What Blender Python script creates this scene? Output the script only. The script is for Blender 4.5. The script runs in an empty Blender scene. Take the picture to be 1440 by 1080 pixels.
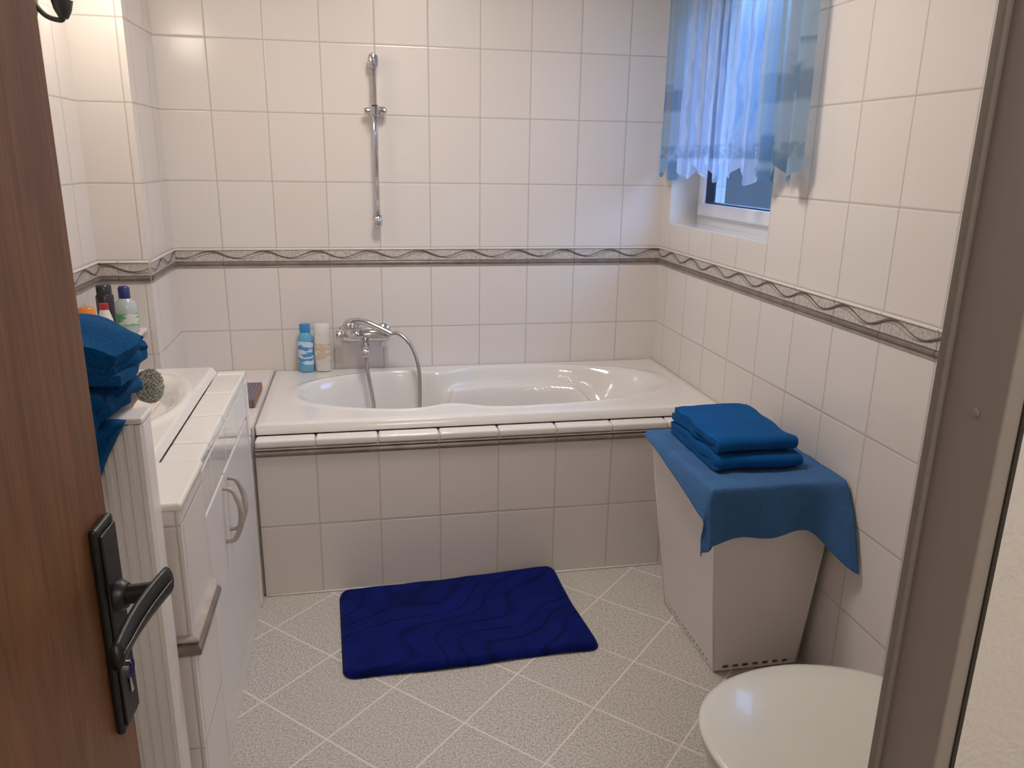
import bpy, bmesh, math, random
from math import sin, cos, pi, exp, sqrt
from mathutils import Vector, Matrix, noise
random.seed(4)
sc=bpy.context.scene
try:
    sc.view_settings.view_transform='Standard'
    sc.view_settings.look='None'
except Exception: pass

# ------------------------------------------------------------------ helpers
def link(o):
    bpy.context.collection.objects.link(o); return o
def empty(name, loc=(0,0,0)):
    o=bpy.data.objects.new(name,None); o.empty_display_size=.05; o.location=loc; link(o); return o
def par(ch,p):
    for c in ch:
        c.parent=p; c.matrix_parent_inverse=Matrix.Translation(p.location).inverted()
def mk(name,verts,faces,mat=None,smooth=False):
    me=bpy.data.meshes.new(name); me.from_pydata([tuple(v) for v in verts],[],faces); me.update()
    bm=bmesh.new(); bm.from_mesh(me); bmesh.ops.recalc_face_normals(bm,faces=bm.faces); bm.to_mesh(me); bm.free()
    if smooth:
        for p in me.polygons: p.use_smooth=True
    if mat: me.materials.append(mat)
    return link(bpy.data.objects.new(name,me))
def box(name,x0,x1,y0,y1,z0,z1,mat,bev=0,seg=3):
    v=[(x0,y0,z0),(x1,y0,z0),(x1,y1,z0),(x0,y1,z0),(x0,y0,z1),(x1,y0,z1),(x1,y1,z1),(x0,y1,z1)]
    f=[(0,3,2,1),(4,5,6,7),(0,1,5,4),(1,2,6,5),(2,3,7,6),(3,0,4,7)]
    o=mk(name,v,f,mat)
    if bev:
        m=o.modifiers.new('b','BEVEL'); m.width=bev; m.segments=seg; m.limit_method='ANGLE'
        for p in o.data.polygons: p.use_smooth=True
        w=o.modifiers.new('w','WEIGHTED_NORMAL')
    return o
def boxes(name,lst,mat):
    V=[];F=[]
    for (x0,x1,y0,y1,z0,z1) in lst:
        b=len(V)
        V+=[(x0,y0,z0),(x1,y0,z0),(x1,y1,z0),(x0,y1,z0),(x0,y0,z1),(x1,y0,z1),(x1,y1,z1),(x0,y1,z1)]
        F+=[tuple(b+i for i in q) for q in [(0,3,2,1),(4,5,6,7),(0,1,5,4),(1,2,6,5),(2,3,7,6),(3,0,4,7)]]
    me=bpy.data.meshes.new(name); me.from_pydata(V,[],F); me.update(); me.materials.append(mat)
    return link(bpy.data.objects.new(name,me))
def catmull(pts,n=10):
    P=[Vector(p) for p in pts]; P=[2*P[0]-P[1]]+P+[2*P[-1]-P[-2]]; out=[]
    for i in range(1,len(P)-2):
        for k in range(n):
            t=k/n; a,b,c,d=P[i-1],P[i],P[i+1],P[i+2]
            out.append(.5*((2*b)+(c-a)*t+(2*a-5*b+4*c-d)*t*t+(3*b-a-3*c+d)*t**3))
    out.append(P[-2]); return out
def tube(name,pts,r,mat,n=14,smoothp=True,ribs=0):
    P=catmull(pts,12) if smoothp and len(pts)>2 else [Vector(p) for p in pts]
    V=[];F=[]; up=None; L=len(P)
    for i,p in enumerate(P):
        t=(P[min(i+1,L-1)]-P[max(i-1,0)]).normalized()
        if up is None:
            up=t.orthogonal().normalized()
        up=(up-t*up.dot(t)).normalized(); s=t.cross(up)
        rr=r(i/(L-1)) if callable(r) else r
        if ribs: rr*=1+.08*(i%2)
        for k in range(n):
            a=2*pi*k/n; V.append(p+(up*cos(a)+s*sin(a))*rr)
    for i in range(L-1):
        for k in range(n):
            F.append((i*n+k,i*n+(k+1)%n,(i+1)*n+(k+1)%n,(i+1)*n+k))
    F.append(tuple(range(n))); F.append(tuple((L-1)*n+k for k in range(n)))
    o=mk(name,V,F,mat,True)
    return o
def lathe(name,prof,center,axis,mat,n=36):
    ax=Vector(axis).normalized(); u=ax.orthogonal().normalized(); w=ax.cross(u); C=Vector(center)
    V=[];F=[];L=len(prof)
    for r,h in prof:
        for k in range(n):
            a=2*pi*k/n; V.append(C+ax*h+(u*cos(a)+w*sin(a))*max(r,1e-4))
    for i in range(L-1):
        for k in range(n): F.append((i*n+k,i*n+(k+1)%n,(i+1)*n+(k+1)%n,(i+1)*n+k))
    F.append(tuple(range(n))); F.append(tuple((L-1)*n+k for k in range(n)))
    o=mk(name,V,F,mat,True)
    m=o.modifiers.new('e','EDGE_SPLIT'); m.split_angle=math.radians(40)
    return o
def grid(name,nu,nv,fn,mat,smooth=True,solid=0):
    V=[fn(i/(nu-1),j/(nv-1)) for j in range(nv) for i in range(nu)]
    F=[(j*nu+i,j*nu+i+1,(j+1)*nu+i+1,(j+1)*nu+i) for j in range(nv-1) for i in range(nu-1)]
    o=mk(name,V,F,mat,smooth)
    if solid:
        m=o.modifiers.new('s','SOLIDIFY'); m.thickness=solid; m.offset=0
    return o
def sst(a,b,x):
    t=min(1,max(0,(x-a)/(b-a))); return t*t*(3-2*t)
def lerp(a,b,t): return a+(b-a)*t

# ------------------------------------------------------------------ materials
class N:
    def __init__(s,name):
        s.m=bpy.data.materials.new(name); s.m.use_nodes=True; s.t=s.m.node_tree; s.n=s.t.nodes; s.l=s.t.links
        s.b=s.n['Principled BSDF']; s.out=s.n['Material Output']
    def node(s,typ,**k):
        n=s.n.new(typ)
        for a,v in k.items(): setattr(n,a,v)
        return n
    def put(s,v,sock):
        if isinstance(v,(int,float)): sock.default_value=v
        elif isinstance(v,tuple): sock.default_value=v if len(v)==len(sock.default_value) else v+(1,)
        else: s.l.new(v,sock)
    def math(s,op,a,b=None,c=None,clamp=False):
        n=s.node('ShaderNodeMath',operation=op); n.use_clamp=clamp
        s.put(a,n.inputs[0])
        if b is not None: s.put(b,n.inputs[1])
        if c is not None: s.put(c,n.inputs[2])
        return n.outputs[0]
    def sel(s,f,a,b):
        n=s.node('ShaderNodeMix',data_type='FLOAT'); s.put(f,n.inputs[0]); s.put(a,n.inputs[2]); s.put(b,n.inputs[3]); return n.outputs[0]
    def mix(s,f,a,b):
        n=s.node('ShaderNodeMix',data_type='RGBA'); s.put(f,n.inputs[0]); s.put(a,n.inputs[6]); s.put(b,n.inputs[7]); return n.outputs[2]
    def map(s,v,a,b,c=0.,d=1.,smooth=False):
        n=s.node('ShaderNodeMapRange'); n.interpolation_type='SMOOTHSTEP' if smooth else 'LINEAR'
        s.put(v,n.inputs[0]); n.inputs[1].default_value=a; n.inputs[2].default_value=b; n.inputs[3].default_value=c; n.inputs[4].default_value=d
        return n.outputs[0]
    def pos(s):
        g=s.node('ShaderNodeNewGeometry'); x=s.node('ShaderNodeSeparateXYZ'); s.l.new(g.outputs['Position'],x.inputs[0])
        return g,x.outputs
    def noise(s,scale,detail=2,vec=None,rough=.5,dist=0):
        n=s.node('ShaderNodeTexNoise'); n.inputs['Scale'].default_value=scale; n.inputs['Detail'].default_value=detail
        n.inputs['Roughness'].default_value=rough; n.inputs['Distortion'].default_value=dist
        if vec is None:
            g=s.node('ShaderNodeNewGeometry'); vec=g.outputs['Position']
        s.l.new(vec,n.inputs['Vector']); return n.outputs[0]
    def bump(s,h,strength=.5,dist=.002,nrm=None):
        n=s.node('ShaderNodeBump'); n.inputs['Strength'].default_value=strength; n.inputs['Distance'].default_value=dist
        s.l.new(h,n.inputs['Height'])
        if nrm is not None: s.l.new(nrm,n.inputs['Normal'])
        return n.outputs[0]
    def setp(s,**k):
        for a,v in k.items(): s.put(v,s.b.inputs[a.replace('_',' ')])
def simple(name,col,rough=.4,metal=0,nscale=0,bstr=.3,bdist=.001,var=0,coat=0,**k):
    n=N(name); n.setp(Base_Color=col,Roughness=rough,Metallic=metal)
    if coat: n.b.inputs['Coat Weight'].default_value=coat
    if nscale:
        h=n.noise(nscale,3)
        n.l.new(n.bump(h,bstr,bdist),n.b.inputs['Normal'])
        if var:
            c=n.mix(n.map(h,.3,.7),tuple(c*(1-var) for c in col),tuple(min(1,c*(1+var)) for c in col)); n.l.new(c,n.b.inputs['Base Color'])
    else:
        h=n.noise(7,2); r=n.map(h,.2,.8,rough*.92,min(1,rough*1.08)); n.l.new(r,n.b.inputs['Roughness'])
    for a,v in k.items(): n.put(v,n.b.inputs[a.replace('_',' ')])
    return n.m

def tile_mat(name,ux0,uy0,vlo,vhi,split,w=.2,h=.25,col=(.775,.735,.71),grout=(.53,.49,.45),fv0=0.0,rough=.22,gw=.0014,wav=.3):
    n=N(name); g,P=n.pos()
    nn=n.node('ShaderNodeSeparateXYZ'); n.l.new(g.outputs['Normal'],nn.inputs[0])
    isx=n.math('GREATER_THAN',n.math('ABSOLUTE',nn.outputs[0]),.6)
    isz=n.math('GREATER_THAN',n.math('ABSOLUTE',nn.outputs[2]),.6)
    U=n.sel(isx,n.math('SUBTRACT',P[0],ux0),n.math('SUBTRACT',P[1],uy0))
    above=n.math('GREATER_THAN',P[2],split)
    v0=n.sel(above,vlo,vhi)
    Vv=n.sel(isz,n.math('SUBTRACT',P[2],v0),n.math('SUBTRACT',P[1],fv0))
    us=n.math('DIVIDE',U,w); vs=n.math('DIVIDE',Vv,h)
    def ed(a,s):
        f=n.math('FRACT',a); return n.math('MULTIPLY',n.math('MINIMUM',f,n.math('SUBTRACT',1.0,f)),s)
    d=n.math('MINIMUM',ed(us,w),ed(vs,h))
    gm=n.map(d,gw,gw+.0012,0,1)
    cv=n.node('ShaderNodeCombineXYZ'); n.l.new(n.math('FLOOR',us),cv.inputs[0]); n.l.new(n.math('FLOOR',vs),cv.inputs[1]); n.l.new(isx,cv.inputs[2])
    wn=n.node('ShaderNodeTexWhiteNoise'); n.l.new(cv.outputs[0],wn.inputs[0])
    warm=(col[0]*.995,col[1]*.965,col[2]*.945)
    tc=n.mix(wn.outputs[0],col,warm)
    c=n.mix(gm,grout,tc); n.l.new(c,n.b.inputs['Base Color'])
    n.l.new(n.sel(gm,.7,rough),n.b.inputs['Roughness'])
    hh=n.map(d,0.0,.006,0,1,True)
    vm=n.node('ShaderNodeVectorMath',operation='MULTIPLY'); n.l.new(g.outputs['Position'],vm.inputs[0]); vm.inputs[1].default_value=(1,1,.22)
    nz=n.noise(26,2,vm.outputs[0],dist=.4)
    b1=n.bump(nz,wav,.0012); b2=n.bump(hh,.45,.0018,b1); n.l.new(b2,n.b.inputs['Normal'])
    return n.m
ZT=1.012; ZB=1.082
M_wall=tile_mat('wall_tile',-.178,-.101,ZT-.255,ZB,1.047,wav=.5)
M_panel=tile_mat('bath_panel_tile',-.224,-.15,0.004,0.004,9,col=(.72,.68,.65))
M_block=tile_mat('ledge_tile',-1.62,-1.54,0.004,0.004,9,fv0=-.75)

def floor_mat():
    n=N('floor_tile'); g,P=n.pos()
    s=.70710678/.25
    X=n.math('ADD',P[0],.683); Y=n.math('ADD',P[1],1.472)
    a=n.math('MULTIPLY',n.math('ADD',X,Y),s); b=n.math('MULTIPLY',n.math('SUBTRACT',X,Y),s)
    def ed(v):
        f=n.math('FRACT',v); return n.math('MULTIPLY',n.math('MINIMUM',f,n.math('SUBTRACT',1.0,f)),.25)
    d=n.math('MINIMUM',ed(a),ed(b)); gm=n.map(d,.0018,.0032)
    sp=n.noise(190,2); sp2=n.noise(80,3)
    c=n.mix(n.map(sp,.40,.60),(.33,.305,.275),(.64,.60,.56))
    c=n.mix(n.map(sp2,.35,.7,0,.4),c,(.66,.62,.575))
    cv=n.node('ShaderNodeCombineXYZ'); n.l.new(n.math('FLOOR',a),cv.inputs[0]); n.l.new(n.math('FLOOR',b),cv.inputs[1])
    wn=n.node('ShaderNodeTexWhiteNoise'); n.l.new(cv.outputs[0],wn.inputs[0])
    c=n.mix(n.math('MULTIPLY',wn.outputs[0],.22),c,(.48,.445,.415))
    c=n.mix(gm,(.74,.695,.65),c); n.l.new(c,n.b.inputs['Base Color'])
    n.setp(Roughness=.42)
    n.l.new(n.bump(n.map(d,0,.004,0,1,True),.4,.0015),n.b.inputs['Normal'])
    return n.m
M_floor=floor_mat()
M_white=simple('white_lacquer',(.78,.745,.715),.3)
M_plaster=simple('hall_plaster',(.80,.765,.72),.8,nscale=130,bstr=.5,bdist=.003)
M_ceil=simple('ceiling_paint',(.82,.80,.77),.9,nscale=90,bstr=.2)
M_cer=simple('sanitary_ceramic',(.79,.765,.735),.12,coat=.5)
M_seat=simple('toilet_seat_plastic',(.68,.675,.61),.25,coat=.3)
M_acr=simple('bath_acrylic',(.79,.77,.745),.12,coat=.5)
M_chrome=simple('chrome',(.66,.65,.65),.14,1)
M_hose=simple('metal_hose',(.45,.43,.42),.3,1)
M_trim=simple('taupe_trim_tile',(.20,.165,.14),.28,nscale=20,var=.2,bstr=.05)
M_trim2=simple('light_taupe_trim',(.42,.37,.335),.25,nscale=20,var=.15,bstr=.05)
M_frame=simple('door_frame_paint',(.36,.32,.29),.5,nscale=120,bstr=.08)
M_frame2=simple('door_frame_lip_paint',(.26,.23,.205),.5,nscale=120,bstr=.08)
M_seal=simple('door_seal_rubber',(.05,.04,.035),.6)
M_black=simple('black_metal',(.010,.010,.011),.42)
M_dkm=simple('dark_grey_metal',(.10,.10,.10),.4,1)
M_pvc=simple('window_pvc',(.80,.82,.85),.3)
M_gask=simple('window_gasket',(.02,.02,.025),.5)

def wood():
    n=N('door_wood'); g,P=n.pos()
    vm=n.node('ShaderNodeVectorMath',operation='MULTIPLY'); n.l.new(g.outputs['Position'],vm.inputs[0]); vm.inputs[1].default_value=(10,14,1.1)
    a=n.noise(3.2,4,vm.outputs[0],.6,1.2)
    vm2=n.node('ShaderNodeVectorMath',operation='MULTIPLY'); n.l.new(g.outputs['Position'],vm2.inputs[0]); vm2.inputs[1].default_value=(160,160,7)
    b=n.noise(2,3,vm2.outputs[0],.6)
    c=n.mix(n.map(a,.3,.7),(.14,.055,.02),(.25,.11,.043))
    c=n.mix(n.map(b,.45,.75,0,.5),c,(.085,.032,.013)); n.l.new(c,n.b.inputs['Base Color'])
    n.setp(Roughness=.45); n.l.new(n.bump(b,.12,.001),n.b.inputs['Normal']); return n.m
M_wood=wood()
def terry(name,col,sc_=420,bs=.9,bd=.004):
    n=N(name); a=n.noise(sc_,2); b=n.noise(22,3)
    c=n.mix(n.map(a,.3,.7),tuple(x*.55 for x in col),tuple(min(1,x*1.3) for x in col))
    c=n.mix(n.map(b,.35,.7,0,.3),c,tuple(x*.6 for x in col)); n.l.new(c,n.b.inputs['Base Color'])
    n.setp(Roughness=.95); n.b.inputs['Sheen Weight'].default_value=.15; n.b.inputs['Sheen Roughness'].default_value=.4
    n.b.inputs['Sheen Tint'].default_value=(.3,.6,1,1)
    n.b.inputs['Specular IOR Level'].default_value=.1
    n.l.new(n.bump(a,bs,bd),n.b.inputs['Normal']); return n.m
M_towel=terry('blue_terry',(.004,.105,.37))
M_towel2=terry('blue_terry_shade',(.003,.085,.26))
M_cloth=terry('light_blue_cloth',(.065,.165,.37),700,.3,.001)
def matm():
    n=N('mat_pile'); g=n.node('ShaderNodeNewGeometry')
    w=n.node('ShaderNodeTexWave'); w.wave_type='BANDS'; w.bands_direction='DIAGONAL'
    mp=n.node('ShaderNodeMapping'); mp.inputs['Scale'].default_value=(1,-1.3,0); n.l.new(g.outputs['Position'],mp.inputs[0]); n.l.new(mp.outputs[0],w.inputs[0])
    w.inputs['Scale'].default_value=4.6; w.inputs['Distortion'].default_value=14; w.inputs['Detail'].default_value=0; w.inputs['Detail Scale'].default_value=.75
    groove=n.map(w.outputs[1],.0,.16,0,1,True)
    f=n.noise(300,3); f2=n.noise(14,3)
    c=n.mix(n.map(f,.3,.7),(.001,.003,.045),(.003,.010,.15))
    c=n.mix(n.map(f2,.4,.7,0,.4),c,(.004,.016,.20))
    c=n.mix(n.sel(groove,.5,0.0),c,(.001,.002,.025)); n.l.new(c,n.b.inputs['Base Color'])
    n.setp(Roughness=.95); n.b.inputs['Specular IOR Level'].default_value=.1
    n.b.inputs['Sheen Weight'].default_value=.12; n.b.inputs['Sheen Tint'].default_value=(.2,.3,1,1)
    b1=n.bump(f,.7,.004); b2=n.bump(groove,.6,.004,b1); n.l.new(b2,n.b.inputs['Normal']); return n.m
M_mat=matm()

# ------------------------------------------------------------------ room shell
XL=-2.12; CH=2.42; YH=-4.5
boxes('floor',[(XL-.1,.7,YH,.1,-.1,0)],M_floor)
boxes('ceiling',[(XL-.1,.7,YH,.1,CH,CH+.1)],M_ceil)
boxes('wall_back',[(XL-.1,.1,0,.1,0,1.047),(XL-.1,.1,0,.1,1.047,CH)],M_wall)
WY0,WY1,WZ0,WZ1=-.90,-.08,1.185,2.12
T=.24
boxes('wall_right',[(0,T,-2.58,0,0,WZ0),(0,T,-2.58,WY0,WZ0,CH),(0,T,WY1,0,WZ0,CH),(0,T,WY0,WY1,WZ1,CH)],M_wall)
boxes('wall_left',[(XL-.1,XL,YH,0,0,CH)],M_wall)
boxes('wall_corner_duct',[(XL,-1.956,-.37,0,0,CH)],M_wall)
boxes('wall_front',[(-.72,.7,-2.655,-2.585,0,CH),(XL,-1.60,-3.42,-3.32,0,CH)],M_plaster)
boxes('wall_hall',[(XL-.1,.7,YH-.1,YH,0,CH),(.6,.7,YH,-2.665,0,CH)],M_plaster)

# window recess lining + window
e=empty('window_1')
lin=[box('sill',.001,.125,WY0,WY1,WZ0-.02,WZ0+.002,M_cer,.002),
     box('reveal_near',.001,.125,WY0,WY0+.004,WZ0,WZ1,M_cer),
     box('reveal_far',.001,.125,WY1-.004,WY1,WZ0,WZ1,M_cer),
     box('reveal_top',.001,.125,WY0,WY1,WZ1-.004,WZ1,M_cer)]
def frame(name,x0,x1,y0,y1,z0,z1,w,mat,bev=.004):
    o=[box(name+'_b',x0,x1,y0,y1,z0,z0+w,mat,bev),box(name+'_t',x0,x1,y0,y1,z1-w,z1,mat,bev),
       box(name+'_n',x0,x1,y0,y0+w,z0+w*.9,z1-w*.9,mat,bev),box(name+'_f',x0,x1,y1-w,y1,z0+w*.9,z1-w*.9,mat,bev)]
    return o
lin+=frame('outer_frame',.12,.18,WY0+.004,WY1-.004,WZ0,WZ1-.004,.05,M_pvc)
lin+=frame('sash',.10,.165,WY0+.045,WY1-.045,WZ0+.036,WZ1-.045,.050,M_pvc,.008)
lin+=frame('gasket',.112,.15,WY0+.094,WY1-.094,WZ0+.085,WZ1-.094,.006,M_gask,0)
g=N('window_glass'); tr=g.node('ShaderNodeBsdfTransparent'); tr.inputs[0].default_value=(.80,.86,.93,1)
gl=g.node('ShaderNodeBsdfGlossy'); gl.inputs['Roughness'].default_value=.05
mx=g.node('ShaderNodeMixShader'); mx.inputs[0].default_value=.06; g.l.new(tr.outputs[0],mx.inputs[1]); g.l.new(gl.outputs[0],mx.inputs[2]); g.l.new(mx.outputs[0],g.out.inputs[0])
lin.append(box('pane',.128,.132,WY0+.095,WY1-.095,WZ0+.086,WZ1-.095,g.m))
hd=tube('handle',[(.098,WY0+.07,1.62),(.07,WY0+.07,1.62),(.062,WY0+.07,1.60),(.062,WY0+.07,1.5)],.009,M_pvc); lin.append(hd)
par(lin,e)

# curtain
def curtain_mat():
    n=N('sheer_curtain'); g,P=n.pos()
    vo=n.node('ShaderNodeTexVoronoi'); vo.feature='F1'; vo.distance='CHEBYCHEV'; vo.inputs['Scale'].default_value=9
    cy=n.node('ShaderNodeCombineXYZ'); n.l.new(P[1],cy.inputs[0]); n.l.new(P[2],cy.inputs[1]); n.l.new(cy.outputs[0],vo.inputs['Vector'])
    patch=n.map(vo.outputs['Distance'],.28,.42,1,0)
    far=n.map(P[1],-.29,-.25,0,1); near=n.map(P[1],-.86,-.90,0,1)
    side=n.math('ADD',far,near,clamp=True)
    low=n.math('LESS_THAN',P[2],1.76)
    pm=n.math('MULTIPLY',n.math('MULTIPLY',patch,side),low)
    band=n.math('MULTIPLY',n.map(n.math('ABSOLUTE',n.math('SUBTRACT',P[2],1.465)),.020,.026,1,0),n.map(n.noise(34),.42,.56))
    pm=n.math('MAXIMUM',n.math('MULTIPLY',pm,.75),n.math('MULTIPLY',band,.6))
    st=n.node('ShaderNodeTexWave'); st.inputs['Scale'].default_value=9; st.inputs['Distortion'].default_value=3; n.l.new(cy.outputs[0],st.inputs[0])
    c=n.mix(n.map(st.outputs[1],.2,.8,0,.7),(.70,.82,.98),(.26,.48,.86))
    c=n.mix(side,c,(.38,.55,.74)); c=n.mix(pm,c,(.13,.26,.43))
    df=n.node('ShaderNodeBsdfDiffuse'); tl=n.node('ShaderNodeBsdfTranslucent'); n.l.new(c,df.inputs[0]); n.l.new(c,tl.inputs[0])
    m1=n.node('ShaderNodeMixShader'); m1.inputs[0].default_value=.5; n.l.new(df.outputs[0],m1.inputs[1]); n.l.new(tl.outputs[0],m1.inputs[2])
    tr=n.node('ShaderNodeBsdfTransparent'); m2=n.node('ShaderNodeMixShader')
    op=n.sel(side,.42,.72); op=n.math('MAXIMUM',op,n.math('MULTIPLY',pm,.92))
    hemw=n.map(P[2],1.45,1.43,0,.25); op=n.math('ADD',op,hemw,clamp=True)
    n.l.new(op,m2.inputs[0]); n.l.new(tr.outputs[0],m2.inputs[1]); n.l.new(m1.outputs[0],m2.inputs[2]); n.l.new(m2.outputs[0],n.out.inputs[0])
    return n.m
def cfn(u,v):
    y=-.045-1.06*u*(1+.02*(1-v)); z0=2.2
    k=abs(((u*9)%1)-.5)*2
    sc_=.5*(1-k)+.5*abs(sin(pi*u*9))
    hem=1.435-.066*sc_+.010*sin(u*23)-.012*(1-sin(pi*u))
    z=z0+(hem-z0)*(1-v)
    fold=.016*sin(u*2*pi*11+.6*sin(v*3))+.008*sin(u*2*pi*23+1)
    return (-.05+fold*(1-.45*v),y+.008*sin(u*60),z)
cu=grid('sheets',451,60,cfn,curtain_mat())
rod=tube('rod',[(-.05,-1.2,2.2),(-.05,-.02,2.2)],.008,M_chrome,smoothp=False)
br=[box('bracket_1',-.055,-.001,-1.17,-1.155,2.19,2.21,M_chrome,.002),box('bracket_2',-.055,-.001,-.04,-.025,2.19,2.21,M_chrome,.002)]
e=empty('window_curtain'); par([cu,rod]+br,e)

# ------------------------------------------------------------------ border trims
def border_mat():
    n=N('border_tile'); sp=n.noise(160,3); c=n.mix(n.map(sp,.35,.65),(.44,.40,.365),(.66,.62,.585)); n.l.new(c,n.b.inputs['Base Color']); n.setp(Roughness=.25)
    return n.m
M_bord=border_mat(); M_wave=simple('border_wave',(.14,.105,.08),.25,nscale=60,var=.3,bstr=.05); M_wave2=simple('border_wave_grey',(.34,.31,.285),.25)
M_btop=simple('border_edge',(.72,.68,.645),.2)
def border(name,org,dr,nrm,L,off):
    org=Vector(org); dr=Vector(dr); nrm=Vector(nrm); up=Vector((0,0,1)); parts=[]
    def slab(nm,z0,z1,t,mat,rnd=0):
        V=[];F=[]; prof=[]
        k=7
        for i in range(k):
            a=i/(k-1); zz=z0+(z1-z0)*a; tt=t if not rnd else .002+t*sqrt(max(0,1-(2*a-1)**2))
            prof.append((tt,zz))
        prof=[(.0005,z0)]+prof+[(.0005,z1)]
        cuts=[0]
        x=off
        while x<L: cuts.append(x); x+=.2
        cuts.append(L)
        for c0,c1 in zip(cuts,cuts[1:]):
            if c1-c0<.004: continue
            b=len(V)
            for ss in (c0+.001,c1-.001):
                for tt,zz in prof: V.append(org+dr*ss+nrm*tt+up*zz)
            m=len(prof)
            for i in range(m-1): F.append((b+i,b+i+1,b+m+i+1,b+m+i))
            F.append(tuple(b+i for i in range(m))); F.append(tuple(b+m+i for i in range(m)))
        parts.append(mk(nm,V,F,mat))
    slab('foot_strip',ZT-.004,ZT+.004,.004,M_trim2)
    slab('dark_bar',ZT+.001,ZT+.018,.007,M_trim,1)
    slab('field',ZT+.020,ZB-.010,.004,M_bord)
    slab('top_bead',ZB-.010,ZB-.001,.006,M_btop,1)
    def ribbon(nm,ph,A,th,zc,mat,t,lo=.22):
        V=[];F=[];n=int(L/.004); 
        for i in range(n+1):
            s=L*i/n; q=(s-off)/.2*2*pi+ph
            z=zc+A*sin(q); w=th*(lo+(1-lo)*(.5+.5*sin(q+1.2)))
            for (a,b) in ((-w,.0035),(-w*.6,t),(w*.6,t),(w,.0035)): V.append(org+dr*s+nrm*b+up*(z+a))
        for i in range(n):
            for k in range(3): F.append((i*4+k,i*4+k+1,(i+1)*4+k+1,(i+1)*4+k))
        parts.append(mk(nm,V,F,mat,True))
    ribbon('wave',0,.0130,.0048,ZT+.045,M_wave,.0065)
    ribbon('wave_light',.5,.0120,.0048,ZT+.040,M_wave2,.0055)
    e=empty(name); par(parts,e)
border('trim_back',(0,0,0),(-1,0,0),(0,-1,0),1.956,.178)
border('trim_right',(0,0,0),(0,-1,0),(-1,0,0),2.58,.101)
border('trim_duct_side',(-1.956,-.37,0),(0,1,0),(1,0,0),.37,.1)
border('trim_duct_front',(-1.956,-.37,0),(-1,0,0),(0,-1,0),.164,.1)
border('trim_left',(XL,-.37,0),(0,-1,0),(1,0,0),2.9,.1)

# ------------------------------------------------------------------ bathtub
parts=[]
RZ=.592
x0,x1,y0,y1=-1.612,-.002,-.700,-.003
NX,NY=230,120
def tubz(x,y):
    xc,yc,L,W=-.800,-.345,.708,.278
    pinch=.060*exp(-((x+.96)/.10)**2)
    Wl=W-pinch
    nn=2.4
    X=abs(x-xc)/L; Y=abs(y-yc)/Wl
    g=1-((X**nn)+(Y**nn))**(1/nn)
    if g<=0:
        r=.004*sst(-.06,-.005,g)*1.0
        return RZ+r-.004*sst(.0,.03,.03-min(x-x0,x1-x,y-y0,y1-y))
    d=g*W
    full=.43*sst(0,.09,d)
    slope=sst(0,1,(-.07-x)/.62)
    dep=.41*sst(0,.075,d)*(.16+.84*slope) if x>xc else full
    dep=min(full,dep)
    aw=sst(-1.00,-.90,x)*(1-sst(-.42,-.25,x))
    shelf=.060*sst(0,.025,d)+.35*sst(.080,.13,d)*slope
    dep=dep*(1-aw)+min(dep,shelf)*aw
    return RZ+.004*(1-sst(0,.02,d))-dep
V=[];F=[]
for j in range(NY+1):
    for i in range(NX+1):
        x=x0+(x1-x0)*i/NX; y=y0+(y1-y0)*j/NY
        V.append((x,y,tubz(x,y)))
for j in range(NY):
    for i in range(NX): F.append((j*(NX+1)+i,j*(NX+1)+i+1,(j+1)*(NX+1)+i+1,(j+1)*(NX+1)+i))
ring=[i for i in range(NX+1)]+[j*(NX+1)+NX for j in range(1,NY+1)]+[NY*(NX+1)+i for i in range(NX-1,-1,-1)]+[j*(NX+1) for j in range(NY-1,0,-1)]
b=len(V)
for k in ring: x,y,z=V[k]; V.append((x,y,RZ-.034))
m=len(ring)
for k in range(m): F.append((ring[k],ring[(k+1)%m],b+(k+1)%m,b+k))
parts.append(mk('tub_shell',V,F,M_acr,True))
parts.append(lathe('drain',[(.0,.0),(.032,.0),(.034,.004),(.026,.006),(.022,.003),(.0,.003)],(-1.25,-.345,RZ-.429),(0,0,1),M_chrome))
parts.append(lathe('overflow',[(.0,.0),(.03,.0),(.034,.006),(.028,.012),(.0,.013)],(-1.468,-.345,.50),(1,0,.25),M_chrome))
e=empty('bathtub'); par(parts,e)
ap=[boxes('panel',[(-1.612,-.002,-.750,-.705,.001,.504)],M_panel)]
def strip_x(nm,xa,xb,yf,z0,z1,t,mat,off,step=.2):
    V=[];F=[];k=9
    prof=[(0,z0)]+[(t*sqrt(max(0,1-(2*i/(k-1)-1)**2)),z0+(z1-z0)*i/(k-1)) for i in range(k)]+[(0,z1)]
    cuts=[xa]; x=off
    while x>xa: x-=step
    x+=step
    while x<xb-.01:
        if x>xa+.01: cuts.append(x)
        x+=step
    cuts.append(xb)
    for c0,c1 in zip(cuts,cuts[1:]):
        b=len(V)
        for ss in (c0+.001,c1-.001):
            for tt,zz in prof: V.append((ss,yf-tt,zz))
        m=len(prof)
        for i in range(m-1): F.append((b+i,b+i+1,b+m+i+1,b+m+i))
        F.append(tuple(b+i for i in range(m))); F.append(tuple(b+m+i for i in range(m)))
    return mk(nm,V,F,mat,False)
ap.append(strip_x('dark_strip',-1.612,-.002,-.746,.498,.521,.013,M_trim,-.224))
ap.append(strip_x('light_strip',-1.612,-.002,-.746,.521,.530,.010,M_trim2,-.224))
ap.append(boxes('core',[(-1.612,-.002,-.748,-.705,.504,.545)],M_cer))
cuts=[-1.612]+[-.224-.2*k for k in range(6,-1,-1)]+[-.002]
for i,(c0,c1) in enumerate(zip(cuts,cuts[1:])):
    ap.append(box('cap_%d'%i,c0+.001,c1-.001,-.757,-.702,.531,.556,M_cer,.007))
e=empty('bath_apron'); par(ap,e)
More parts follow.
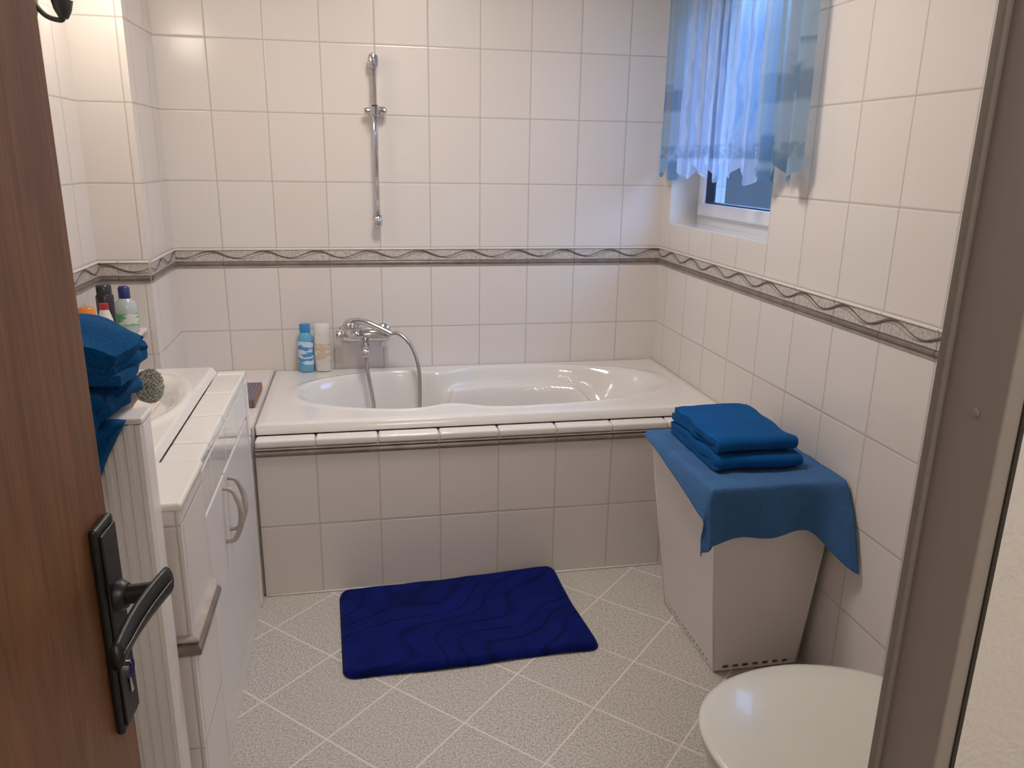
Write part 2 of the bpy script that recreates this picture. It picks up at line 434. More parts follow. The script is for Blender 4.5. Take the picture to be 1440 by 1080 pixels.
boxes('tub_side_ledge',[(-1.955,-1.616,-.735,-.001,.001,.594),(XL+.001,-1.955,-.735,-.372,.001,.594)],M_block)

# ------------------------------------------------------------------ shower rail
e=empty('shower_rail'); pr=[]
xr=-1.186; yr=-.045
pr.append(tube('bar',[(xr,yr,1.185),(xr,yr,1.78)],.0095,M_chrome,20,False))
pr.append(lathe('top_cap',[(.0,0),(.014,0),(.018,.008),(.02,.03),(.017,.045),(.008,.052),(0,.052)],(xr,yr,1.745),(0,0,1),M_chrome))
pr.append(lathe('top_mount',[(.0,0),(.016,0),(.016,.006),(.011,.012),(.011,.045),(0,.045)],(xr,-.001,1.765),(0,-1,0),M_chrome))
pr.append(lathe('bottom_mount',[(.0,0),(.016,0),(.016,.006),(.011,.012),(.011,.045),(0,.045)],(xr,-.001,1.20),(0,-1,0),M_chrome))
pr.append(lathe('bottom_cap',[(.0,0),(.012,0),(.0165,.008),(.0165,.034),(.011,.042),(0,.042)],(xr,yr,1.165),(0,0,1),M_chrome))
pr.append(box('slider_body',xr-.018,xr+.018,yr-.020,yr+.016,1.575,1.615,M_chrome,.007))
pr.append(lathe('slider_knob',[(.0,0),(.012,0),(.016,.006),(.016,.022),(.010,.028),(0,.028)],(xr+.016,yr,1.595),(1,0,0),M_chrome))
pr.append(lathe('slider_cradle',[(.0,0),(.010,0),(.012,.01),(.010,.022),(0,.022)],(xr-.038,yr,1.595),(1,0,0),M_chrome))
pr.append(lathe('handset_holder',[(.010,-.015),(.014,-.015),(.016,.015),(.012,.015),(.010,-.015)],(xr,yr-.034,1.597),(0,-.3,1),M_chrome))
par(pr,e)
# ------------------------------------------------------------------ bath mixer
e=empty('bath_mixer_tap'); pr=[]
xf=-1.252; yf=-.065; zf=.742
for s in (-1,1):
    pr.append(lathe('rosette',[(0,0),(.033,0),(.033,.004),(.026,.012),(.015,.016),(.015,.04),(0,.04)],(xf+s*.072,-.001,zf),(0,-1,0),M_chrome))
    pr.append(lathe('nut',[(0,0),(.018,0),(.018,.02),(0,.02)],(xf+s*.072,-.03,zf),(0,-1,0),M_chrome,6))
pr.append(tube('body',[(xf-.088,yf,zf),(xf-.084,yf,zf),(xf,yf,zf),(xf+.09,yf,zf),(xf+.098,yf,zf)],lambda t:.022+.008*sin(pi*t),M_chrome,24,False))
pr.append(lathe('cartridge_dome',[(0,0),(.028,0),(.036,.012),(.036,.042),(.029,.060),(.012,.070),(0,.071)],(xf-.045,yf-.004,zf+.004),(-.15,-.45,.8),M_chrome))
pr.append(tube('lever',[(xf-.052,yf-.038,zf+.060),(xf-.01,yf-.045,zf+.064),(xf+.045,yf-.062,zf+.044),(xf+.105,yf-.08,zf+.016)],lambda t:.015-.004*t,M_chrome))
pr.append(tube('spout',[(xf,yf-.005,zf-.005),(xf,yf-.03,zf-.022),(xf,yf-.085,zf-.032),(xf,yf-.12,zf-.042),(xf,yf-.125,zf-.062)],lambda t:.018-.002*t,M_chrome))
pr.append(lathe('hose_outlet',[(0,0),(.012,0),(.012,.03),(0,.03)],(xf+.07,yf,zf-.05),(0,0,1),M_chrome))
pr.append(lathe('diverter',[(0,0),(.02,0),(.024,.008),(.022,.022),(.012,.026),(0,.026)],(xf-.088,yf,zf),(-1,0,0),M_chrome))
pr.append(tube('hose',[(xf+.085,yf-.03,zf+.0),(xf+.13,yf-.05,zf+.012),(xf+.18,yf-.08,zf-.035),(xf+.205,yf-.11,zf-.12),(xf+.205,yf-.14,zf-.24),(xf+.19,yf-.18,zf-.38),(xf+.12,yf-.24,zf-.52),(xf+.04,yf-.28,zf-.550),(xf+.01,yf-.24,zf-.46),(xf+.025,yf-.17,zf-.28),(xf+.005,yf-.12,zf-.12),(xf,yf-.09,zf-.035)],.0072,M_hose,10,True,1))
par(pr,e)

# ------------------------------------------------------------------ toiletries on tub rim
def bottle(name,x,y,z,prof,colm,capm,sq=.7,capprof=None,label=None,rot=0):
    def shell(nm,pf,mat):
        V=[];F=[];n=32
        for r,h in pf:
            for k in range(n):
                a=2*pi*k/n; X=r*cos(a); Y=r*sq*sin(a); V.append((x+X*cos(rot)-Y*sin(rot),y+X*sin(rot)+Y*cos(rot),z+h))
        L=len(pf)
        for i in range(L-1):
            for k in range(n): F.append((i*n+k,i*n+(k+1)%n,(i+1)*n+(k+1)%n,(i+1)*n+k))
        F.append(tuple(range(n)));F.append(tuple((L-1)*n+k for k in range(n)))
        o=mk(nm,V,F,mat,True); m=o.modifiers.new('e','EDGE_SPLIT'); m.split_angle=.8; return o
    p=[shell('body',prof,colm)]
    if capprof: p.append(shell('cap',capprof,capm))
    if label: p.append(shell('label',[(r+.0006,h) for r,h in label[0]],label[1]))
    e=empty(name); par(p,e)
def plastic(nm,c,r=.3): return simple(nm,c,r,coat=.2)
zr=RZ+.003
def labelm(nm,a,b,sc_=35):
    n=N(nm); g=n.node('ShaderNodeNewGeometry'); vm=n.node('ShaderNodeVectorMath',operation='MULTIPLY'); n.l.new(g.outputs['Position'],vm.inputs[0]); vm.inputs[1].default_value=(.6,.6,2)
    c=n.mix(n.map(n.noise(sc_,1,vm.outputs[0]),.48,.54),a,b); n.l.new(c,n.b.inputs['Base Color']); n.setp(Roughness=.35); return n.m
bottle('blue_shower_gel_bottle',-1.486,-.048,zr,[(.0,0),(.026,.0),(.029,.006),(.030,.08),(.028,.14),(.02,.158),(.013,.162)],plastic('gel_blue',(.14,.42,.68)),plastic('cap_blue',(.04,.25,.55)),.6,[(.0,.160),(.021,.160),(.021,.190),(.018,.194),(0,.194)],([(.0295,.03),(.0298,.125)],labelm('gel_label',(.60,.75,.88),(.08,.30,.62))))
bottle('white_shampoo_bottle',-1.421,-.05,zr,[(.0,0),(.028,.0),(.031,.006),(.032,.12),(.030,.150),(.028,.153)],plastic('shampoo_white',(.72,.70,.67)),plastic('cap_white',(.78,.77,.75)),.6,[(.0,.153),(.030,.153),(.030,.185),(.026,.192),(0,.192)],([(.0325,.05),(.0325,.115)],labelm('shampoo_label',(.62,.50,.40),(.75,.70,.66))))
n=N('book_cover'); g,P=n.pos(); wv=n.node('ShaderNodeTexWave'); wv.inputs['Scale'].default_value=25; n.l.new(g.outputs['Position'],wv.inputs[0])
c=n.mix(n.map(wv.outputs[1],.4,.6),(.30,.14,.08),(.05,.12,.28)); n.l.new(c,n.b.inputs['Base Color'])
bk=box('book',-1.70,-1.632,-.52,-.30,.596,.625,n.m,.002)

# ------------------------------------------------------------------ hamper
hx0,hx1,hy0,hy1=-.295,-.035,-1.383,-1.01
tx0,tx1,ty0,ty1=-.375,-.014,-1.44,-1.0
HZ=.612
parts=[]
def side(nm,p0,p1,q0,q1,slots):
    p0,p1,q0,q1=map(Vector,(p0,p1,q0,q1)); V=[];F=[]
    us=[0]; n=slots
    for k in range(n):
        c=.08+.84*(k+.5)/n; hw=.84/n*.28; us+=[c-hw,c+hw]
    us.append(1); vs=[0,.012,.030,.06,.3,.6,1]
    for v in vs:
        for u in us:
            V.append(p0.lerp(p1,u).lerp(q0.lerp(q1,u),v))
    m=len(us)
    for j in range(len(vs)-1):
        for i in range(m-1):
            if j==1 and i%2==1: continue
            F.append((j*m+i,j*m+i+1,(j+1)*m+i+1,(j+1)*m+i))
    o=mk(nm,V,F,M_hamp); s=o.modifiers.new('s','SOLIDIFY'); s.thickness=.004; s.offset=0; return o
M_hamp=simple('hamper_plastic',(.79,.74,.71),.38)
B=[(hx0,hy0,.004),(hx1,hy0,.004),(hx1,hy1,.004),(hx0,hy1,.004)]
Tt=[(tx0,ty0,HZ-.03),(tx1,ty0,HZ-.03),(tx1,ty1,HZ-.03),(tx0,ty1,HZ-.03)]
for k,(nm,s) in enumerate([('front',7),('right',12),('back',7),('left',14)]):
    parts.append(side(nm,B[k],B[(k+1)%4],Tt[k],Tt[(k+1)%4],s))
for k in range(4):
    parts.append(tube('corner_%d'%k,[B[k],Tt[k]],.0035,M_hamp,10,False))
parts.append(box('inner_base',hx0+.01,hx1-.01,hy0+.01,hy1-.01,.010,.02,M_hamp))
parts.append(box('lid',tx0-.004,tx1+.004,ty0-.004,ty1+.004,HZ-.032,HZ,M_hamp,.01))
e=empty('laundry_hamper'); par(parts,e)
cx0,cx1,cy0,cy1=tx0-.008,tx1+.004,ty0-.008,ty1
def drape(u,v):
    ovL=lerp(.032,.155,v**1.6)
    ovF=.178-.030*sst(0,.85,u)+.085*sst(.80,1.0,u)
    px=(cx0-ovL)+(cx1-(cx0-ovL))*u
    py=cy1-(cy1-(cy0-ovF))*v
    ox=max(0,cx0-px); oy=max(0,cy0-py)
    x=max(px,cx0); y=max(py,cy0); z=HZ+.006
    drop=sqrt(ox*ox+oy*oy)*.55+max(ox,oy)*.45
    if drop>0:
        z-= drop - .014*(1-exp(-drop/.014))
        if ox>0: x-= .012*(1-exp(-ox/.02))+.05*ox+.40*ox*(1-v)
        if oy>0:
            y-= .012*(1-exp(-oy/.02)) + (.012+.017*sin(px*30+1.6)*sst(.02,.14,oy)) + .35*sst(.72,1,u)*oy
        z+=.10*ox*(1-sst(0,.08,oy))
    z+=.0012*sin(px*60)*sin(py*50)+.003*noise.noise(Vector((px*14,py*14,2)))
    return (min(x,-.006),y,z)
cl=grid('cloth_cover',110,120,drape,M_cloth,True,.003)
def folded(nm,x0,x1,y0,y1,z0,layers,lt,mat,seed=0):
    path=[];r=lt/2; rnd=random.Random(seed)
    for k in range(layers):
        z=z0+lt*(k+.5); a,b=(y0+r+rnd.uniform(0,.006),y1-r-rnd.uniform(0,.006))
        if k%2==0: a,b=b,a
        m=18
        for i in range(m+1): path.append((a+(b-a)*i/m,z))
        if k<layers-1:
            s=1 if b>a else -1
            for i in range(1,8):
                t=-pi/2+pi*i/8; path.append((b+s*r*1.15*cos(t),z+r+r*sin(t)))
    nx=40
    V=[];F=[]
    for i in range(nx+1):
        u=i/nx; X=x0+(x1-x0)*u
        for (yy,zz) in path:
            w=Vector((X*9,yy*9,zz*30+seed)); k_=(zz-z0)/.03
            ed=1-sst(0,.12,min(u,1-u))
            V.append((X+.009*noise.noise(w*1.7+Vector((5,1,2))),yy+.009*noise.noise(w),zz+.006*noise.noise(w+Vector((9,9,9)))*k_-.004*ed*k_))
    m=len(path)
    for i in range(nx):
        for k in range(m-1): F.append((i*m+k,i*m+k+1,(i+1)*m+k+1,(i+1)*m+k))
    o=mk(nm,V,F,mat,True)
    s=o.modifiers.new('s','SOLIDIFY'); s.thickness=lt*.88; s.offset=0
    b=o.modifiers.new('b','BEVEL'); b.width=lt*.38; b.segments=4; b.limit_method='ANGLE'; b.angle_limit=1.0
    return o
t1=folded('towel_lower',-.338,-.088,-1.368,-1.03,HZ+.012,2,.021,M_towel,1)
t2=folded('towel_upper',-.332,-.098,-1.352,-1.035,HZ+.057,2,.021,M_towel,7)
e=empty('folded_towels'); par([t1,t2],e)

# ------------------------------------------------------------------ bath mat
def matf(u,v):
    A=Vector((-1.372,-.775)); Bp=Vector((-.628,-.770)); C=Vector((-.585,-1.228)); D=Vector((-1.352,-1.250))
    a=2*u-1; b=2*v-1
    rr=.10; ry_=.16
    ex=max(0,abs(a)-(1-rr))/rr; ey=max(0,abs(b)-(1-ry_))/ry_
    l=sqrt(ex*ex+ey*ey); mx_=max(ex,ey)
    if ex>0 and ey>0:
        s=mx_/l
        a=math.copysign((1-rr)+ex*s*rr,a); b=math.copysign((1-ry_)+ey*s*ry_,b)
    u2=(a+1)/2; v2=(b+1)/2
    p=A.lerp(Bp,u2).lerp(D.lerp(C,u2),v2)
    ux=1-abs(2*u-1); vx=1-abs(2*v-1)
    d=min(ux*.37,vx*.24)
    z=.005+.019*min(1,max(0,d)/.014)**.5
    z+=.026*u2**1.6*sst(.5,0,v2)+.003*noise.noise(Vector((p.x*12,p.y*12,0)))
    wob=.004*sin(u2*9+1)*sst(.5,1,v2)
    return (p.x,p.y+wob,z)
mo=grid('bath_mat',150,100,matf,M_mat)
s=mo.modifiers.new('s','SOLIDIFY'); s.thickness=.004; s.offset=-1

# ------------------------------------------------------------------ vanity
parts=[]; VY=-.760
parts.append(boxes('carcass',[(XL+.002,-1.640,-1.536,VY,.001,.66),(XL+.002,-1.632,-1.536,VY,.66,.765)],M_block))
parts.append(boxes('plinth',[(-1.65,-1.6225,-1.536,VY,.001,.07)],M_cer))
parts.append(box('door_left_leaf',-1.639,-1.620,-1.245,-.815,.075,.652,M_white,.005))
parts.append(box('door_right_leaf',-1.639,-1.620,-1.532,-1.250,.075,.652,M_white,.005))
parts.append(box('side_post',-1.639,-1.617,-.811,VY,.002,.765,M_cer,.004))
for nm,a,b in [('band_1',-.80,VY),('band_2',-1.0,-.802),('band_3',-1.2,-1.002),('band_4',-1.4,-1.202),('band_5',-1.536,-1.402)]:
    parts.append(box(nm,-1.70,-1.618,a,b,.764,.792,M_cer,.007))
    parts.append(box(nm+'_face',-1.632,-1.619,a,b,.662,.762,M_cer,.003))
for yy in (-1.215,-1.285):
    parts.append(tube('door_handle',[(-1.62,yy,.625),(-1.598,yy,.618),(-1.583,yy-.004,.585),(-1.579,yy-.008,.555),(-1.583,yy-.012,.525),(-1.598,yy-.014,.492),(-1.62,yy-.014,.486)],lambda t:.0045+.003*sin(pi*t),M_trim2))
def basin(u,v):
    x=XL+.003+(-1.702-XL-.003)*u; y=-1.534+(VY+1.534)*v
    dx=(x+1.925)/.185; dy=(y+1.12)/.27; r=sqrt(dx*dx+dy*dy)
    z=.808-.13*sst(1.0,.45,r)+.006*exp(-((r-1.08)/.07)**2)
    e_=min(u,1-u)*.4; f_=min(v,1-v)*.8
    d=min(e_,f_); z-=.018*(1-sst(0,.012,d))
    return (x,y,z)
parts.append(grid('basin',90,140,basin,M_cer))
parts.append(box('basin_edge_near',XL+.003,-1.702,-1.536,-1.530,.766,.790,M_cer,.002))
parts.append(tube('basin_tap',[(-2.09,-1.12,.80),(-2.09,-1.12,.90),(-2.06,-1.12,.93),(-1.99,-1.12,.925),(-1.975,-1.12,.905)],.011,M_chrome))
e=empty('vanity_washbasin'); par(parts,e)
parts=[]
bx=-1.612
parts.append(boxes('body',[(XL+.002,bx,-1.76,-1.54,.001,.785)],M_block))
parts.append(box('top_slab',XL+.002,bx+.006,-1.766,-1.541,.785,.803,M_cer,.007))
def cornerbar(nm,z0,z1,t,mat):
    pts=[(XL+.01,-1.76),(bx,-1.76),(bx,-1.542)]
    V=[];F=[];k=9
    prof=[(0,z0)]+[(t*sqrt(max(0,1-(2*i/(k-1)-1)**2)),z0+(z1-z0)*i/(k-1)) for i in range(k)]+[(0,z1)]
    for (x,y),(nx,ny) in zip(pts,[(0,-1),(1,-1),(1,0)]):
        for tt,zz in prof: V.append((x+nx*tt,y+ny*tt,zz))
    m=len(prof)
    for s_ in range(2):
        for i in range(m-1): F.append((s_*m+i,s_*m+i+1,(s_+1)*m+i+1,(s_+1)*m+i))
    return mk(nm,V,F,mat,False)
parts.append(cornerbar('bar_dark',.476,.507,.018,M_trim)); parts.append(cornerbar('bar_light',.506,.520,.014,M_trim2))
e=empty('tiled_partition'); par(parts,e)
# ------------------------------------------------------------------ radiator (ribbed)
parts=[]; V=[];F=[]
rx0,rx1=XL+.06,-1.636; ry=-1.835
P2=[]; x=rx1
while x>rx0+.02:
    P2+= [(x,ry-.004),(x-.003,ry-.010),(x-.011,ry-.010),(x-.014,ry-.004)]; x-=.0185
for z in (.10,.985):
    for (a,b_) in P2: V.append((a,b_,z))
m=len(P2)
for i in range(m-1): F.append((i,i+1,m+i+1,m+i))
M_rad=simple('radiator_enamel',(.84,.80,.77),.3)
parts.append(mk('ribbed_front',V,F,M_rad))
parts.append(box('core',rx0,rx1,ry,ry+.055,.10,.985,M_rad,.006))
parts.append(box('top_grille',rx0-.004,rx1+.002,ry-.010,ry+.058,.985,.997,M_rad,.004))
parts.append(tube('feed_pipe',[(rx0+.04,ry+.03,.10),(rx0+.04,ry+.03,.001)],.009,M_rad,smoothp=False))
parts.append(tube('return_pipe',[(rx1-.04,ry+.03,.10),(rx1-.04,ry+.03,.001)],.009,M_rad,smoothp=False))
e=empty('radiator'); par(parts,e)
# towels piled on the radiator
def folded_x(nm,x0,x1,y0,y1,z0,layers,lt,seed,amp=.02,droop=.03):
    path=[];r=lt/2; rnd=random.Random(seed); H=layers*lt
    for k in range(layers):
        z=z0+lt*(k+.5); a,b=(x0+r+rnd.uniform(0,.02),x1-r-rnd.uniform(0,.03))
        if k%2==0: a,b=b,a
        for i in range(25): path.append((a+(b-a)*i/24,z))
        if k<layers-1:
            s=1 if b>a else -1
            for i in range(1,8):
                t=-pi/2+pi*i/8; path.append((b+s*r*1.3*cos(t),z+r+r*sin(t)))
    V=[];F=[];ny=32
    for i in range(ny+1):
        Y=y0+(y1-y0)*i/ny
        for xx,zz in path:
            w=Vector((xx*13,Y*14,zz*16+seed)); q=(zz-z0)/H
            uu=(xx-x0)/(x1-x0)
            V.append((xx+amp*noise.noise(w+Vector((3,3,3))),Y+.010*noise.noise(w),
              zz+amp*noise.noise(w*.7+Vector((7,1,1)))*q-droop*q*sst(.55,1.05,uu)+.014*sin(pi*i/ny)*q))
    m=len(path)
    for i in range(ny):
        for k in range(m-1): F.append((i*m+k,i*m+k+1,(i+1)*m+k+1,(i+1)*m+k))
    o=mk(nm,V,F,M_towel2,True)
    s=o.modifiers.new('s','SOLIDIFY'); s.thickness=lt*.80; s.offset=0
    b=o.modifiers.new('b','BEVEL'); b.width=lt*.36; b.segments=4; b.limit_method='ANGLE'; b.angle_limit=1.0
    return o
pa=folded_x('towel_a',-2.0,-1.650,-1.93,-1.755,1.001,3,.026,3)
pb=folded_x('towel_b',-1.98,-1.622,-1.92,-1.755,1.082,4,.021,9,.026,.055)
e=empty('blue_towel_pile'); par([pa,pb],e)
def hang(u,v):
    x=-2.0+.345*u-.11*v*u; z=1.000-.215*v
    return (x+.008*sin(v*7+u*3),ry-.034-.008*(1+sin(u*24+v*2))-.006*(1+sin(v*9+u*4)),z-.02*max(0,sin(u*9))*v)
pc_=grid('draped_hand_towel',60,50,hang,M_towel2,True,.020)
# scrub brush standing on its handle, leaning behind the radiator
parts=[]
M_br=simple('brush_bristle',(.46,.455,.39),.8,nscale=300,bstr=1,bdist=.004,var=.3)
M_brw=simple('brush_wood',(.45,.40,.32),.5)
ax=Vector((.9,-.5,.15)).normalized(); HC=Vector((-1.664,-1.712,1.016))
parts.append(lathe('head',[(0,0),(.020,0),(.028,.005),(.030,.012),(0,.014)],HC,tuple(ax),M_brw))
V=[];F=[]
u_=ax.orthogonal().normalized(); w_=ax.cross(u_); C0=HC+ax*.012
rnd=random.Random(2)
for k in range(1100):
    rr=.028*sqrt(rnd.random()); a=rnd.random()*2*pi; p=C0+(u_*cos(a)+w_*sin(a))*rr
    q=p+ax*(.020-.35*rr)+ (u_*cos(a)+w_*sin(a))*rr*.15; s_=.0010
    b_=len(V)
    for pp in (p,q):
        V+= [pp+u_*s_,pp+w_*s_,pp-u_*s_,pp-w_*s_]
    F+=[(b_,b_+1,b_+5,b_+4),(b_+1,b_+2,b_+6,b_+5),(b_+2,b_+3,b_+7,b_+6),(b_+3,b_,b_+4,b_+7),(b_+4,b_+5,b_+6,b_+7)]
parts.append(mk('bristles',V,F,M_br))
parts.append(tube('handle',[HC+ax*.005,HC+Vector((-.03,.004,-.04)),HC+Vector((-.07,.01,-.12)),HC+Vector((-.10,.012,-.204))],.008,M_brw))
e=empty('scrub_brush'); par(parts,e)

# ------------------------------------------------------------------ shelf with toiletries on the left wall
sh=box('wall_shelf',XL+.001,-1.985,-.95,-.375,.84,.855,M_white,.004)
bottle('blue_cap_lotion_bottle',-2.02,-.47,.856,[(0,0),(.03,0),(.034,.008),(.036,.07),(.032,.10),(.016,.118)],plastic('lotion_clear',(.50,.57,.56),.15),plastic('cap_navy',(.02,.03,.16)),.8,[(0,.116),(.018,.116),(.018,.15),(.012,.156),(0,.156)],([(.0362,.03),(.0362,.068)],labelm('lotion_label',(.70,.72,.66),(.15,.45,.20))))
bottle('black_spray_can',-2.05,-.57,.856,[(0,0),(.024,0),(.026,.006),(.026,.14),(.02,.15)],plastic('can_black',(.02,.02,.022)),plastic('can_cap',(.03,.03,.03)),1,[(0,.148),(.022,.148),(.022,.172),(.018,.177),(0,.177)])
bottle('red_label_cream_tube',-2.03,-.655,.856,[(0,0),(.02,0),(.024,.02),(.022,.08),(.012,.115)],plastic('tube_white',(.78,.76,.74)),plastic('cap_red',(.45,.03,.03)),.7,[(0,.113),(.013,.113),(.013,.132),(0,.134)],([(.0245,.03),(.0235,.075)],labelm('cream_label',(.55,.05,.06),(.75,.7,.7))))
bottle('orange_cap_deodorant',-2.05,-.75,.856,[(0,0),(.024,0),(.027,.008),(.027,.09),(.022,.10)],plastic('deo_white',(.78,.72,.65)),plastic('cap_orange',(.75,.25,.05)),.8,[(0,.098),(.024,.098),(.024,.13),(.018,.138),(0,.138)])

# ------------------------------------------------------------------ wall sconce
parts=[]
lx,ly,lz=-2.035,-.66,1.83
parts.append(lathe('wall_plate',[(0,0),(.045,0),(.045,.008),(.03,.014),(0,.016)],(XL+.001,ly,lz-.01),(1,0,0),M_black))
parts.append(tube('arm',[(XL+.01,ly,lz-.01),(XL+.04,ly,lz-.045),(lx-.01,ly,lz-.055),(lx,ly,lz-.045)],.007,M_black))
parts.append(lathe('holder',[(0,-.055),(.012,-.05),(.022,-.03),(.028,-.005),(.024,-.003),(0,-.003)],(lx,ly,lz),(0,0,1),M_black))
ng=N('lamp_opal_glass'); ng.setp(Base_Color=(.95,.9,.82),Roughness=.3); ng.b.inputs['Emission Color'].default_value=(1,.85,.68,1); ng.b.inputs['Emission Strength'].default_value=5
hn=ng.noise(8); ng.l.new(ng.map(hn,.2,.8,.28,.34),ng.b.inputs['Roughness'])
parts.append(lathe('opal_shade',[(0,0),(.028,0),(.042,.03),(.050,.07),(.046,.11),(.03,.14),(0,.15)],(lx,ly,lz),(0,0,1),ng.m))
e=empty('wall_sconce'); par(parts,e)

# ------------------------------------------------------------------ toilet
def outline(n,xf_,xb,yc,hw,pw=2.3):
    pts=[]
    L=xb-xf_
    for k in range(n):
        a=2*pi*k/n
        c,s_=cos(a),sin(a)
        X=math.copysign(abs(c)**(2/pw),c); Y=math.copysign(abs(s_)**(2/pw),s_)
        xm=xf_+L*.52
        x=xm+(xb-xm)*X if X>0 else xm+(xm-xf_)*X
        y=yc+hw*Y*(1-.10*max(0,X))
        pts.append((x,y))
    return pts
def loft(nm,levels,mat,n=72):
    V=[];F=[]
    for (xf_,xb,hw,z,pw) in levels:
        for x,y in outline(n,xf_,xb,ty,hw,pw): V.append((x,y,z))
    L=len(levels)
    for i in range(L-1):
        for k in range(n): F.append((i*n+k,i*n+(k+1)%n,(i+1)*n+(k+1)%n,(i+1)*n+k))
    F.append(tuple(range(n)));F.append(tuple((L-1)*n+k for k in range(n)))
    return mk(nm,V,F,mat,True)
ty=-2.135
parts=[]
parts.append(loft('bowl',[(-.50,-.10,.105,.002,2.6),(-.50,-.10,.105,.03,2.6),(-.47,-.10,.10,.12,2.6),(-.51,-.10,.12,.2,2.5),(-.60,-.12,.165,.28,2.3),(-.665,-.16,.185,.34,2.2),(-.68,-.17,.19,.385,2.2),(-.675,-.175,.187,.398,2.2)],M_cer))
parts.append(loft('seat_ring',[(-.676,-.205,.192,.400,2.25),(-.684,-.20,.198,.404,2.25),(-.684,-.20,.198,.412,2.25),(-.678,-.205,.193,.416,2.25)],M_seat))
lid=[(-.680,-.20,.196,.418,2.25),(-.688,-.195,.202,.422,2.25),(-.690,-.194,.203,.428,2.25),(-.688,-.195,.202,.432,2.25)]
for k in range(1,12):
    t=k/12; cxm=-.45
    s2=1-t**1.3
    lid.append((cxm+(-.688-cxm)*s2,cxm+(-.195-cxm)*s2,.202*s2,.432+.013*(1-s2**3),2.25))
parts.append(loft('lid',lid,M_seat))
for dy in (-.07,.07): parts.append(tube('hinge',[(-.205,ty+dy-.02,.425),(-.205,ty+dy+.02,.425)],.012,M_seat,smoothp=False))
parts.append(box('cistern',-.185,-.012,ty-.17,ty+.17,.40,.76,M_cer,.025,5))
parts.append(box('cistern_lid',-.192,-.008,ty-.178,ty+.178,.762,.79,M_cer,.010))
parts.append(lathe('flush_button',[(0,0),(.02,0),(.02,.004),(0,.006)],(-.10,ty,.79),(0,0,1),M_chrome))
e=empty('toilet'); par(parts,e)

# ------------------------------------------------------------------ door & handle
bt=math.radians(3)
F0=Vector((-1.495,-2.49,0)); dd=Vector((-sin(bt),-cos(bt),0)); nr=Vector((cos(bt),-sin(bt),0))
def dpt(s,t,z): return F0+dd*s+nr*t+Vector((0,0,z))
def dbox(nm,s0,s1,t0,t1,z0,z1,mat,bev=0,seg=3):
    o=box(nm,s0,s1,t0,t1,z0,z1,mat,bev,seg)
    M=Matrix(((dd.x,nr.x,0,F0.x),(dd.y,nr.y,0,F0.y),(0,0,1,0),(0,0,0,1)))
    o.data.transform(M); 
    bm=bmesh.new(); bm.from_mesh(o.data); bmesh.ops.recalc_face_normals(bm,faces=bm.faces); bm.to_mesh(o.data); bm.free()
    return o
parts=[dbox('leaf',0.0,.82,-.040,0,.008,2.02,M_wood,.003)]
parts.append(dbox('back_plate',.009,.049,.0005,.008,.915,1.120,M_black,.003))
parts.append(dbox('plate_ridge',.0125,.0455,.008,.0105,.922,1.113,M_black,.002))
def dtube(nm,pts,r,mat,**k): return tube(nm,[dpt(*p) for p in pts],r,mat,**k)
parts.append(lathe('lever_rose',[(0,0),(.014,0),(.014,.006),(.011,.010),(0,.010)],dpt(.0285,.009,1.047),tuple(nr),M_black))
parts.append(dtube('lever_neck',[(.0285,.012,1.047),(.0285,.035,1.049),(.029,.050,1.051)],.0088,M_black))
V=[];F=[];K=16
for i in range(K+1):
    s_=i/K; S=.020+.108*s_; hw=.014-.003*s_+.001*sin(pi*s_); th=.0055; zc=1.055-.006*s_; tc=.051-.010*s_-.004*sin(pi*s_)
    for k in range(12):
        a=2*pi*k/12; V.append(dpt(S,tc+th*cos(a),zc+hw*sin(a)))
for i in range(K):
    for k in range(12): F.append((i*12+k,i*12+(k+1)%12,(i+1)*12+(k+1)%12,(i+1)*12+k))
F.append(tuple(range(12)));F.append(tuple(K*12+k for k in range(12)))
parts.append(mk('lever_grip',V,F,M_black,True))
parts.append(dtube('lever_edge_line',[(.024,.0562,1.057),(.07,.049,1.054),(.124,.0462,1.051)],.0010,M_dkm))  # thin dark metal line along the edge of the grip
parts.append(lathe('key_cylinder',[(0,0),(.0085,0),(.0085,.003),(0,.003)],dpt(.0285,.0105,.972),tuple(nr),M_chrome,24))
parts.append(dbox('key_cylinder_tail',.0255,.0315,.0105,.013,.948,.970,M_chrome,.001))
parts.append(dbox('key_slot',.0275,.0295,.0131,.0140,.966,.978,M_black))
e=empty('door_1'); par(parts,e)
boxes('trim_door_hinge_side',[(-1.60,-1.575,-3.43,-3.31,0,2.06),(-1.66,-1.60,-3.315,-3.295,0,2.1)],M_frame)
jx=-.74
parts=[box('lining',jx,-.722,-2.661,-2.578,0,2.10,M_frame,.003),
       box('stop_lip',jx-.006,jx+.002,-2.592,-2.580,0,2.10,M_frame2,.003),
       box('casing_room',jx+.004,-.68,-2.582,-2.572,0,2.14,M_frame,.003),
       box('seal_strip',-.7235,-.7195,-2.6630,-2.654,0,2.10,M_seal,0)]  # last box: dark seal strip along the joint of lining and wall
parts.append(lathe('screw_cap',[(0,0),(.004,0),(.004,.0012),(0,.0016)],(jx,-2.63,1.22),(-1,0,0),M_frame,20))
e=empty('trim_door_latch_side'); par(parts,e)
M_sil=simple('silicone',(.78,.76,.73),.4)
tube('trim_bath_silicone',[(-1.612,-.7515,.003),(-.002,-.7515,.003)],.004,M_sil,8,False)

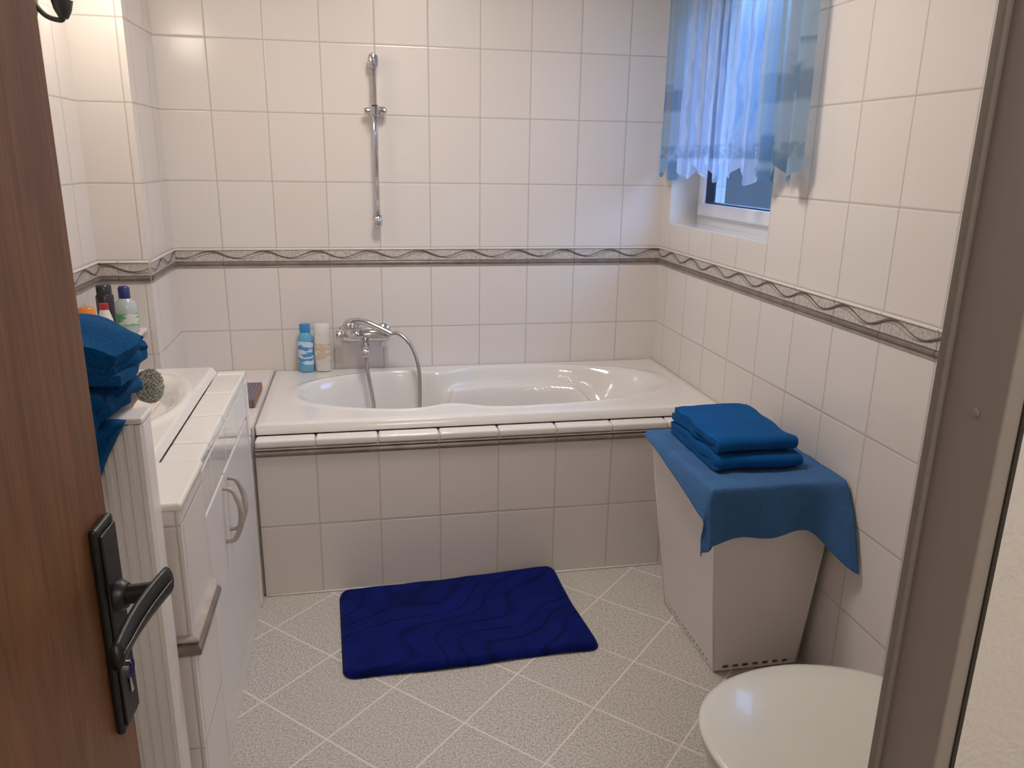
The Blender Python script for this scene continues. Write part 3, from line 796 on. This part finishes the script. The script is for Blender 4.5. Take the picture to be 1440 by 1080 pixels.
# ------------------------------------------------------------------ lamps
LX,LY=-1.0,-1.12
o=lathe('drum',[(0,0),(.24,0),(.245,.02),(.22,.05),(0,.055)],(LX,LY,CH-.056),(0,0,1),M_white)
e=empty('ceiling_lamp'); par([o],e)
def area(nm,loc,size,e_,col,rot=(0,0,0)):
    l=bpy.data.lights.new(nm,'AREA'); l.shape='DISK'; l.energy=e_; l.color=col; l.size=size
    o=bpy.data.objects.new(nm,l); o.location=loc; o.rotation_euler=rot; link(o); return o
area('ceiling_light',(LX,LY,CH-.06),.45,17,(1,.91,.825))
area('hall_fill_light',(-.9,-3.8,CH-.05),.6,15,(1,.90,.81))  # added fill from behind the camera, no known fixture there
pl=bpy.data.lights.new('sconce_light','POINT'); pl.energy=2.7; pl.color=(1,.86,.70); pl.shadow_soft_size=.06
po=bpy.data.objects.new('sconce_light',pl); po.location=(lx+.085,ly,lz+.07); link(po)

w=bpy.data.worlds.new('dusk'); sc.world=w; w.use_nodes=True; nt=w.node_tree
bg=nt.nodes['Background']; tc=nt.nodes.new('ShaderNodeTexCoord'); sx=nt.nodes.new('ShaderNodeSeparateXYZ'); cr=nt.nodes.new('ShaderNodeValToRGB')
nt.links.new(tc.outputs['Generated'],sx.inputs[0]); nt.links.new(sx.outputs[2],cr.inputs[0]); nt.links.new(cr.outputs[0],bg.inputs[0])
cr.color_ramp.elements[0].position=.0; cr.color_ramp.elements[0].color=(.012,.020,.034,1)
cr.color_ramp.elements[1].position=.45; cr.color_ramp.elements[1].color=(.34,.56,1,1)
el=cr.color_ramp.elements.new(.03); el.color=(.020,.043,.095,1)
el=cr.color_ramp.elements.new(.14); el.color=(.035,.075,.16,1)
bg.inputs[1].default_value=9

# ------------------------------------------------------------------ camera
ps,th,ro=.195,.2792,.0167
Fv=Vector((sin(ps)*cos(th),cos(ps)*cos(th),-sin(th))); R0=Vector((cos(ps),-sin(ps),0)); U0=R0.cross(Fv)
R=R0*cos(ro)+U0*sin(ro); U=-R0*sin(ro)+U0*cos(ro)
cam=bpy.data.cameras.new('camera'); co=bpy.data.objects.new('camera',cam); link(co)
cam.sensor_fit='HORIZONTAL'; cam.sensor_width=36; cam.lens=36*1098.9/1440; cam.clip_start=.02
co.matrix_world=Matrix(((R.x,U.x,-Fv.x,-1.264),(R.y,U.y,-Fv.y,-3.191),(R.z,U.z,-Fv.z,1.426),(0,0,0,1)))
sc.camera=co
